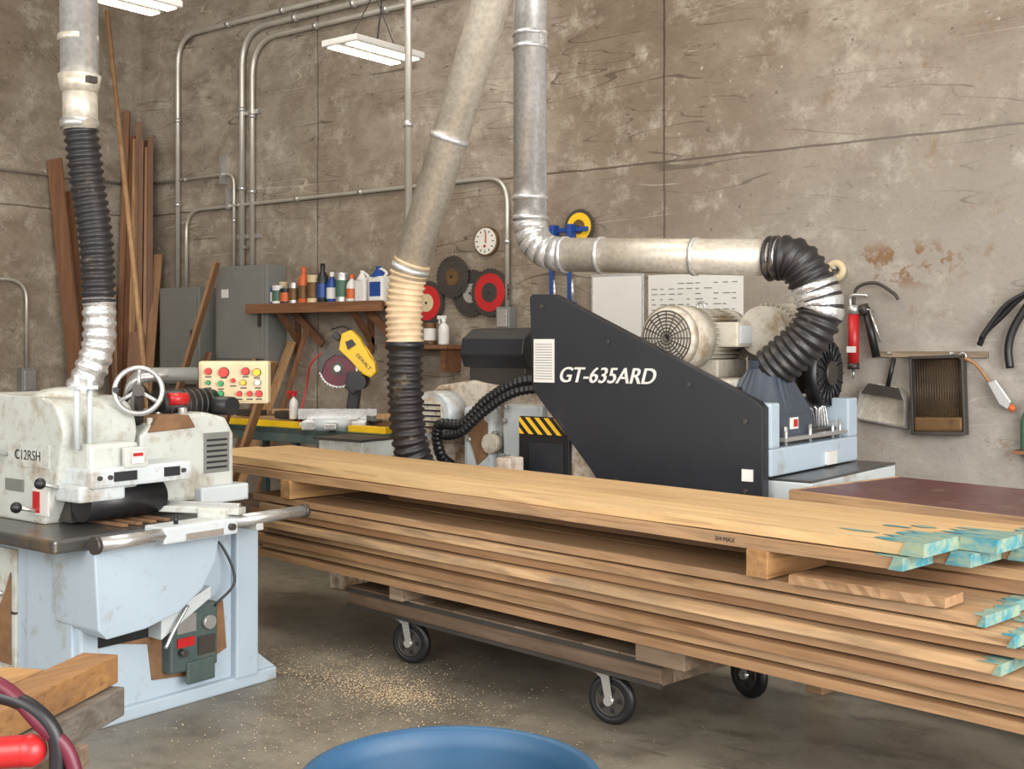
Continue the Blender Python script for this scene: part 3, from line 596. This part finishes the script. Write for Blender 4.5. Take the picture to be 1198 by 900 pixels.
# ------------------------------------------------------------ shelf
s_=B('wall_shelf')
s_.bx(-8.80,-7.05,7.28,7.6,1.90,1.94,Wshelf,.004); s_.bx(-8.80,-7.05,7.27,7.3,1.86,1.95,Wshelf,.003)
for x in(-8.45,-7.5):
    s_.prism([(7.6,1.55),(7.6,1.62),(7.36,1.90),(7.30,1.90)],'x',x,x+.05,Wshelf,.003); s_.bx(x,x+.05,7.56,7.6,1.5,1.9,Wshelf,.003)
    s_.box((x+.25,7.5,1.73),(.5,.03,.07),Wshelf,.003,(0,38,0))
s_.done()
s_=B('wall_shelf'); s_.bx(-7.1,-6.4,7.35,7.6,1.54,1.575,Wshelf,.003); s_.bx(-7.05,-7.0,7.4,7.6,1.35,1.54,Wshelf); s_.bx(-6.5,-6.45,7.4,7.6,1.35,1.54,Wshelf); s_.done()
def bottle(name,x,y,z0,r,h_,mat,cap,kind='bottle',lab=None):
    o=B(name)
    if kind=='can':
        o.lathe([(0,0),(r,0),(r,.01),(r*.97,.015),(r*.97,h_-.02),(r,h_-.012),(r,h_),(r*.85,h_),(r*.85,h_-.008),(0,h_-.008)],(x,y,z0),mat)
        o.lathe([(r*.985,h_*.2),(r*.985,h_*.75)],(x,y,z0),lab or M_paper)
    elif kind=='jug':
        o.box((x,y,z0+h_*.36),(r*2.2,r*1.5,h_*.72),mat,.02); o.lathe([(r*.9,h_*.7),(r*.4,h_*.88),(r*.3,h_*.9),(r*.3,h_),(0,h_)],(x-r*.2,y,z0),cap)
        o.tube([(x+r*.5,y,z0+h_*.68),(x+r*1.0,y,z0+h_*.8),(x+r*.2,y,z0+h_*.92),(x-r*.1,y,z0+h_*.86)],.012,mat,8,6)
        o.box((x,y-r*.76,z0+h_*.36),(r*1.6,.004,h_*.4),lab or M_paper)
    else:
        o.lathe([(0,0),(r*.92,0),(r,.01),(r,h_*.6),(r*.8,h_*.72),(r*.35,h_*.82),(r*.32,h_*.86)],(x,y,z0),mat)
        o.lathe([(r*.42,h_*.85),(r*.42,h_),(0,h_)],(x,y,z0),cap); o.lathe([(r*1.01,h_*.15),(r*1.01,h_*.5)],(x,y,z0),lab or M_paper)
        if kind=='spray': o.box((x-.02,y,z0+h_*1.02),(.09,.025,.03),cap,.005); o.box((x-.045,y,z0+h_*.92),(.012,.015,.06),cap,.003)
    o.done()
sy,sz=7.43,1.941
items=[('paint_can',-8.74,.045,.2,M_steel,M_bl,'can',M_paper),('paint_can',-8.64,.052,.16,M_bl,M_steel,'can',M_paper),('paint_can',-8.53,.055,.18,M_white,M_white,'can',M_gr),
('paint_can',-8.42,.055,.15,M_blk2,M_blk2,'can',M_org),('paint_can',-8.31,.05,.2,M_steel,M_steel,'can',M_brn),('glue_bottle',-8.18,.052,.34,M_org,M_org,'bottle',M_brn),('paint_can',-8.05,.06,.26,M_beige,M_brn,'can',M_brn),
('solvent_bottle',-7.93,.052,.36,M_char,M_blk2,'bottle',M_bl),('solvent_bottle',-7.81,.05,.28,M_bl,M_white,'bottle',M_paper),('paint_can',-7.68,.062,.27,M_steel,M_steel,'can',M_gr),
('solvent_bottle',-7.56,.05,.25,M_white,M_org,'bottle',M_org),('plastic_jug',-7.42,.062,.28,M_white,M_white,'jug',M_paper),('plastic_jug',-7.22,.08,.31,M_white,M_bl,'jug',M_bl)]
for nm,x,r_,h_,m_,c_,k_,l_ in items: bottle(nm,x,sy,sz,r_,h_,m_,c_,k_,l_)
for x,m_ in((-8.70,M_white),(-8.59,M_beige),(-8.3,M_gr)): bottle('paint_can',x,7.55,sz,.045,.22,m_,m_,'can',M_paper)
bottle('spray_bottle',-6.5,7.44,1.576,.045,.22,M_white,M_white,'spray',M_paper); bottle('paint_can',-6.66,7.45,1.576,.055,.18,M_brn,M_brn,'can'); bottle('paint_can',-6.88,7.45,1.576,.05,.17,M_white,M_org,'can')
# ------------------------------------------------------------ wall items
def blade(x,z2,r_,m_,hub,y=7.57):
    o=B('circular_saw_blade'); o.gear((x,y,z2),(0,1,0),r_,M_dsteel,32,.008,.012); o.cyl((x,y-.008,z2),(x,y,z2),r_*.78,m_,seg=36); o.cyl((x,y-.011,z2),(x,y-.006,z2),r_*.4,hub,seg=24)
    o.cyl((x,7.598,z2),(x,y-.02,z2),.01,M_blk2,seg=8); o.done()
blade(-6.50,2.14,.18,M_dsteel,M_brn,7.55); blade(-6.32,2.0,.20,M_dsteel,M_steel,7.575); blade(-6.10,2.0,.2,M_red,M_dsteel,7.55); blade(-6.80,1.93,.19,M_red,M_beige); blade(-5.22,2.48,.14,M_yel,M_brn,7.55)
o=B('wall_thermometer'); o.cyl((-6.16,7.57,2.42),(-6.16,7.598,2.42),.12,M_brn,seg=36); o.cyl((-6.16,7.56,2.42),(-6.16,7.575,2.42),.108,M_glass,seg=36)
for k in range(12):
    q=k*math.pi/6; o.box((-6.16+.085*math.cos(q),7.557,2.42+.085*math.sin(q)),(.018,.004,.006),M_blk2,0,(0,-math.degrees(q),0))
o.box((-6.15,7.555,2.45),(.008,.004,.09),M_red); o.box((-6.16,7.554,2.38),(.02,.004,.02),M_red); o.done()
o=B('bar_clamp')
o.box((-5.38,7.53,2.46),(.5,.03,.035),M_bl,.004); 
for x in(-5.52,-5.42,-5.26): o.box((x,7.5,2.44),(.04,.08,.12),M_bl,.006)
o.cyl((-5.65,7.5,2.36),(-5.5,7.5,2.42),.02,M_blk2); o.done()
o=B('bar_clamp')
for x in(-5.5,-5.33): o.box((x,7.57,2.12),(.03,.012,.62),M_bl,.003); o.box((x+.03,7.54,1.88),(.1,.05,.05),M_bl,.006); o.box((x+.03,7.54,2.3),(.1,.05,.05),M_bl,.006); o.cyl((x+.06,7.53,1.9),(x+.06,7.53,2.08),.012,M_steel)
o.done()
o=B('whiteboard'); o.bx(-5.13,-4.66,7.575,7.6,1.62,2.11,M_steel,.004); o.bx(-5.11,-4.68,7.57,7.576,1.64,2.09,M_paper); o.done()
o=B('wall_chart'); o.bx(-4.63,-3.86,7.59,7.6,1.6,2.09,M_paper)
for r_ in range(11):
    for c_ in range(10):
        if R.random()<.7: o.bx(-4.6+c_*.073,-4.6+c_*.073+R.uniform(.02,.06),7.587,7.591,1.64+r_*.038,1.646+r_*.038,M_pgrey)
o.done()
o=B('tape_roll'); o.ring((-3.17,7.56,2.07),(0,1,0),.05,.025,M_beige); o.cyl((-3.17,7.6,2.08),(-3.17,7.52,2.09),.01,M_steel); o.done()
o=B('grease_gun'); x=-3.04; o.cyl((x,7.54,1.46),(x,7.54,1.78),.036,M_red); o.cyl((x,7.54,1.42),(x,7.54,1.46),.038,M_dsteel); o.cyl((x,7.54,1.78),(x,7.54,1.84),.038,M_steel)
o.cyl((x,7.54,1.36),(x,7.54,1.42),.008,M_steel); o.tube([(x,7.54,1.84),(x+.03,7.53,1.95),(x+.15,7.53,1.98),(x+.27,7.53,1.91),(x+.3,7.53,1.87)],.011,M_dsteel,8); o.tube([(x-.02,7.54,1.83),(x-.01,7.53,1.9),(x+.1,7.53,1.9)],.012,M_steel,8)
o.cyl((x,7.6,1.8),(x,7.5,1.81),.006,M_steel); o.bx(x-.031,x+.031,7.503,7.508,1.53,1.57,M_paper); o.done()
o=B('grease_gun'); x=-2.93; o.cyl((x-.03,7.55,1.82),(x+.04,7.55,1.5),.026,M_blk2); o.cyl((x-.05,7.55,1.84),(x-.03,7.55,1.78),.032,M_dsteel); o.cyl((x+.01,7.52,1.8),(x+.08,7.52,1.6),.008,M_steel); o.cyl((x,7.6,1.8),(x,7.5,1.81),.006,M_steel); o.done()
o=B('dustpan'); 
o.X=rotM((-2.84,7.54,1.2),0,8,0)
o.prism([(-.17,-.12),(.17,-.12),(.15,.06),(.08,.12),(-.08,.12),(-.15,.06)],'y',.045,.055,M_galvd,.002)
for sg in(-1,1): o.prism([(sg*.17,-.12),(sg*.17,-.112),(sg*.15,.065),(sg*.08,.125),(sg*.07,.118),(sg*.138,.055)],'y',-.04,.05,M_steel)
o.prism([(-.1,.12),(.1,.12),(.14,.05),(-.14,.05)],'y',-.045,-.04,M_dsteel)
o.bx(-.17,.17,-.0,.05,-.13,-.12,M_steel); o.cyl((0,.03,.1),(.02,.02,.30),.015,M_blk2); o.X=Matrix(); o.done()
o=B('wire_mesh_tray'); o.X=rotM((-2.49,7.53,1.27),0,-2,0)
o.bx(-.16,.16,.045,.055,-.24,.24,M_brn,.004)
for sg in(-1,1): o.bx(sg*.16-.008,sg*.16+.008,-.02,.05,-.24,.24,M_dsteel,.004)
o.bx(-.168,.168,-.02,.05,.225,.245,M_dsteel,.004); o.bx(-.168,.168,-.04,.05,-.25,-.23,M_dsteel,.004)
for i in range(24): o.cyl((-.155,.035,-.13+i*.0148),(.155,.035,-.13+i*.0148),.003,M_brn,seg=6)
for i in range(20): o.cyl((-.15+i*.0158,.030,-.22),(-.15+i*.0158,.030,.225),.003,M_dsteel,seg=6)
o.bx(-.15,.15,-.02,.045,-.23,-.14,M_brn,.015)
o.X=Matrix(); o.done()
o=B('tool_rail'); o.bx(-2.88,-2.2,7.575,7.6,1.5,1.54,Wold,.003); o.cyl((-2.8,7.6,1.52),(-2.8,7.52,1.53),.008,M_steel); o.cyl((-2.4,7.6,1.52),(-2.4,7.5,1.53),.008,M_steel); o.done()
o=B('scoop'); o.tube([(-2.33,7.54,1.5),(-2.26,7.54,1.46),(-2.17,7.54,1.34)],.012,Wz2,8); o.ring((-2.34,7.54,1.51),(0,1,0),.02,.006,M_steel)
o.prism([(-2.19,1.35),(-2.14,1.37),(-2.05,1.24),(-2.07,1.19),(-2.12,1.22)],'y',7.52,7.56,M_steel,.006); o.ball((-2.05,7.54,1.2),.022,M_org); o.done()
o=B('air_hose')
o.tube([(-2.24,7.54,1.58),(-2.20,7.53,1.66),(-2.10,7.53,1.76),(-2.0,7.52,1.86),(-1.88,7.52,1.95)],.018,M_blk2,10); o.tube([(-2.22,7.50,1.62),(-2.14,7.50,1.74),(-2.05,7.50,1.84),(-1.88,7.50,1.93)],.014,M_blk2,10)
o.tube([(-2.06,7.54,1.44),(-2.07,7.54,1.56),(-2.04,7.54,1.68),(-1.96,7.54,1.82)],.024,M_blk2,10); o.cyl((-1.9,7.6,1.93),(-1.9,7.42,1.94),.01,M_steel); o.done()
o=B('glass_bottle'); o.lathe([(0,0),(.035,0),(.037,.01),(.037,.17),(.014,.24),(.013,.31),(.016,.31),(0,.31)],(-1.965,7.54,.95),M_gr); o.done()
o=B('wall_bracket_shelf'); o.bx(-2.03,-1.6,7.46,7.6,.93,.95,Wshelf,.003); o.bx(-1.9,-1.86,7.5,7.6,.8,.93,Wshelf); o.done()
# ------------------------------------------------------------ right work table
T=B('work_table',(-2.35,5.12,0),-13)
T.X=Matrix.Translation((0,0,.02))
T.bx(0,2.1,0,.86,.875,.90,M_mar,.004); T.bx(-.01,2.11,-.02,.0,.84,.902,Wlum,.003); T.bx(-.02,0,0,.86,.84,.902,Wlum,.003)
T.X=Matrix()
T.bx(.02,2.08,.02,.84,.80,.89,Wlum,.004)
for x in(.04,1.98):
    for y in(.04,.74): T.bx(x,x+.09,y,y+.09,0,.8,Wlum,.004)
T.bx(.1,2.0,.07,.78,.25,.28,Wold,.003); T.done()
# ------------------------------------------------------------ miter saw + bench
T=B('saw_bench')
T.bx(-7.95,-5.95,6.1,6.75,.90,.94,M_gr,.004); T.bx(-7.95,-5.95,6.1,6.14,.84,.94,M_dgreen,.004)
for x in(-7.85,-6.9,-6.1):
    for y in(6.14,6.66): T.bx(x,x+.05,y,y+.05,0,.9,M_dgreen,.003)
T.bx(-7.9,-6.75,6.2,6.28,.94,.985,M_yel,.004); T.bx(-6.35,-5.97,6.2,6.28,.94,.985,M_yel,.004); T.bx(-7.9,-6.0,6.55,6.6,.94,1.0,Wlum,.004)
T.box((-7.5,6.4,.99),(.7,.12,.03),Wlum,.003,(0,0,8)); T.bx(-7.75,-7.5,6.3,6.42,1.0,1.05,M_dsteel,.01); T.box((-7.2,6.45,1.02),(.3,.18,.06),M_dsteel,.01)
for i in range(9): T.box((-7.7+.18*i,6.46+.1*R.random(),1.0+.02*(i%3)),(R.uniform(.08,.28),.08,.04),R.choice([Wlum,Wz2,M_dsteel,M_pgrey]),.003,(0,0,R.uniform(-30,30)))
T.bx(-7.9,-6.0,6.2,6.6,.3,.33,Wold); T.done()
K=B('miter_saw',(-6.50,6.36,.94),37.9)
K.bx(-.34,.14,-.12,.16,.0,.07,M_steel,.01); K.cyl((-.1,-.02,.0),(-.1,-.02,.085),.17,M_wht,seg=36); K.box((-.1,-.2,.04),(.09,.2,.05),M_steel,.01)
K.bx(-.40,.2,.08,.11,.07,.15,M_steel,.004); K.bx(-.36,-.2,-.1,.05,.03,.06,M_white,.01)
K.box((.02,.18,.28),(.09,.1,.46),M_blk2,.015,(0,8,0)); K.cyl((-.06,.26,.3),(.08,.26,.52),.016,M_steel)
bxx=-.08
K.cyl((bxx,-.005,.47),(bxx,.02,.47),.13,M_dsteel,seg=40); K.gear((bxx,-.02,.46),(0,1,0),.15,M_steel,36,.004)
K.cyl((bxx,-.045,.46),(bxx,-.03,.46),.13,M_dred,seg=36); K.cyl((bxx,-.05,.46),(bxx,-.044,.46),.05,M_dsteel,seg=24)
K.prism([(-.23,.45),(-.22,.54),(-.17,.61),(-.09,.635),(0,.61),(.0,.54),(-.1,.57),(-.17,.52),(-.20,.42)],'y',-.06,-.03,M_dsteel,.004)
K.cyl((bxx,-.07,.46),(bxx,.0,.46),.025,M_steel)
K.prism([(-.07,.60),(-.05,.72),(.02,.75),(.09,.68),(.12,.60),(.2,.50),(.21,.43),(.17,.39),(.10,.42),(.02,.52)],'y',-.07,.08,M_yel,.012)
K.prism([(-.08,.66),(-.06,.70),(-.1,.74),(-.13,.70)],'y',-.04,.04,M_blk2,.006)
K.prism([(.0,.44),(.10,.44),(.12,.34),(.04,.26),(-.02,.32)],'y',-.1,.1,M_blk2,.01)
K.cyl((.08,-.12,.36),(.08,.16,.36),.06,M_blk2); K.prism([(.0,.60),(.06,.64),(.03,.68),(-.02,.66)],'y',-.078,-.07,M_blk2)
K.text('DEWALT',rotM((.055,-.073,.56),90,48,0),.038,M_blk2,.001)
K.tube([(.1,.1,.6),(-.15,.12,.6),(-.3,.1,.5),(-.35,.15,.3),(-.4,.1,.05)],.007,M_red,8); K.tube([(.05,.1,.7),(-.05,.12,.78),(-.15,.1,.76)],.01,M_blk2,8)
K.done()
bottle('spray_bottle',-7.05,6.3,1.0,.035,.2,M_white,M_red,'spray',M_paper)
# ------------------------------------------------------------ LED fixtures
def fixture(x,y,z2):
    f=B('hanging_light'); f.box((x,y,z2+.03),(.36,.72,.05),M_white,.012); f.box((x,y,z2+.07),(.12,.5,.04),M_white,.01)
    for dx in(-.095,.095): f.box((x+dx,y,z2+.002),(.10,.66,.012),M_led,.003)
    for dy in(-.25,.25): f.cyl((x,y+dy,z2+.05),(x,y,z2+.45),.004,M_dsteel,seg=6)
    f.cyl((x,y,z2+.45),(x,y,6.78),.004,M_dsteel,seg=6); f.tube([(x+.03,y,z2+.08),(x+.08,y,z2+.5),(x+.02,y,z2+1.2),(x,y,6.78)],.006,M_blk2,6); f.done()
fixture(-6.21,6.33,3.72); fixture(-6.98,4.72,3.88); fixture(-10.3,5.15,3.72); fixture(-3.9,6.6,3.92)
# ------------------------------------------------------------ foreground
o=B('plastic_barrel',(-1.59,1.84,0)); 
o.lathe([(0,.0),(.24,.0),(.25,.02),(.285,.685),(.306,.695),(.310,.71),(.307,.722),(.297,.726),(.284,.718),(.275,.68),(.235,.03),(0,.03)],(0,0,0),M_teal,64)
for z2 in(.2,.45): o.ring((0,0,z2),(0,0,1),.255+.035*(z2/.7),.01,M_teal,64)
o.ring((0,0,.6),(0,0,1),.268,.004,M_teal,64)
o.done()
o=B('timber_offcuts')
o.X=rotM((-3.24,1.7,0),0,0,26)
o.bx(-.065,.065,-1.3,.68,.465,.56,Wy,.006); o.bx(-.24,-.09,-1.3,.50,.465,.55,Wy,.006); o.bx(-.03,.10,-1.3,.66,.365,.46,Wyg,.006); o.bx(-.28,-.06,-1.3,.55,.375,.455,Wy,.006)
for y in(-.9,.3):
    o.bx(-.32,.14,y,y+.08,.295,.365,Wold,.004)
    for sg in(-1,1): o.box((-.09+sg*.2,y+.04,.15),(.05,.07,.31),Wold,.003,(0,-sg*10,0))
o.X=Matrix(); o.done()
o=B('hand_truck')
o.tube([(-2.25,1.02,1.02),(-2.11,1.15,.975),(-2.03,1.2,.90),(-1.985,1.24,.82),(-1.96,1.25,.6),(-1.95,1.26,.12)],.014,M_dred,12)
o.tube([(-2.20,1.1,.955),(-2.08,1.17,.945),(-2.02,1.21,.90),(-2.005,1.22,.83),(-2.03,1.2,.7),(-2.2,1.1,.6)],.015,M_blk2,12)
o.tube([(-2.35,1.05,.85),(-2.2,1.1,.852),(-2.10,1.16,.850)],.012,M_blk2,10); o.tube([(-2.13,1.13,.842),(-2.09,1.16,.845),(-2.045,1.19,.85)],.029,M_red,16); o.ball((-2.045,1.19,.85),.03,M_red)
o.tube([(-2.35,.95,1.02),(-2.36,.9,.6),(-2.36,.88,.12)],.014,M_dred,12); o.tube([(-2.25,1.02,1.02),(-2.35,.95,1.02)],.014,M_dred)
o.cyl((-1.96,1.25,.5),(-2.36,.89,.5),.012,M_dred); o.cyl((-1.9,1.3,.12),(-2.42,.84,.12),.015,M_steel)
for p in((-1.9,1.3),(-2.40,.86)): o.cyl((p[0],p[1],.12),(p[0]+.03,p[1]+.027,.12),.12,M_blk2,seg=30)
o.prism([(-2.3,.9),(-2.0,1.2),(-1.85,1.05),(-2.15,.75)],'z',.0,.015,M_dred); o.done()
# sawdust scattered on the floor
o=B('sawdust_pile',(0,0,0)); vs=[];fs=[]
def flake(x,y,s1):
    k=len(vs); q=R.random()*6.28; z2=.001+R.random()*.005
    for i in range(3): vs.append((x+s1*math.cos(q+i*2.1),y+s1*math.sin(q+i*2.1),z2+R.random()*s1*.8))
    fs.append([k,k+1,k+2])
for cx,cy,sx_,sy_,n_ in((-3.9,3.98,.28,.11,3600),(-3.72,3.95,.10,.07,1300),(-4.15,4.05,.35,.25,2200),(-3.4,3.7,.7,.5,1300),(-4.0,3.3,.5,.4,1000)):
    for i in range(n_):
        x,y=R.gauss(cx,sx_),R.gauss(cy,sy_)
        if x<-4.34 and y<3.83: continue
        flake(x,y,R.uniform(.0015,.005))
o.add(vs,fs,M_saw); o.done()
# ------------------------------------------------------------ light, world, camera
w=bpy.data.worlds.new('World'); scene.world=w; w.use_nodes=True; bg=w.node_tree.nodes['Background']; bg.inputs[0].default_value=(1,.98,.955,1); bg.inputs[1].default_value=1.35
def area(name,loc,tgt,sx_,sy_,e_,col):
    l=bpy.data.lights.new(name,'AREA'); l.shape='RECTANGLE'; l.size=sx_; l.size_y=sy_; l.energy=e_; l.color=col
    o=bpy.data.objects.new(name,l); o.location=loc; o.rotation_euler=(Vector(tgt)-Vector(loc)).to_track_quat('-Z','Y').to_euler(); scene.collection.objects.link(o)
area('door_daylight',(3.4,2.0,2.6),(-4,5,1.0),5,3.6,640,(1,.98,.965))
area('bay_daylight',(-1.5,-3.2,3.6),(-4.5,6,1.4),5,3,350,(1,.955,.9))
area('overhead_area',(-5.0,3.4,6.6),(-5.0,4.2,0),4,2.5,230,(1,.93,.84))  # unseen area lamp overhead, just below the closed ceiling
cam=bpy.data.cameras.new('Camera'); cam.lens=42.07; cam.sensor_width=36; cam.shift_y=-50/1198
co=bpy.data.objects.new('Camera',cam); co.location=(0,0,1.6); co.rotation_euler=(math.pi/2,0,math.radians(37.88)); scene.collection.objects.link(co); scene.camera=co
scene.view_settings.view_transform='Standard'
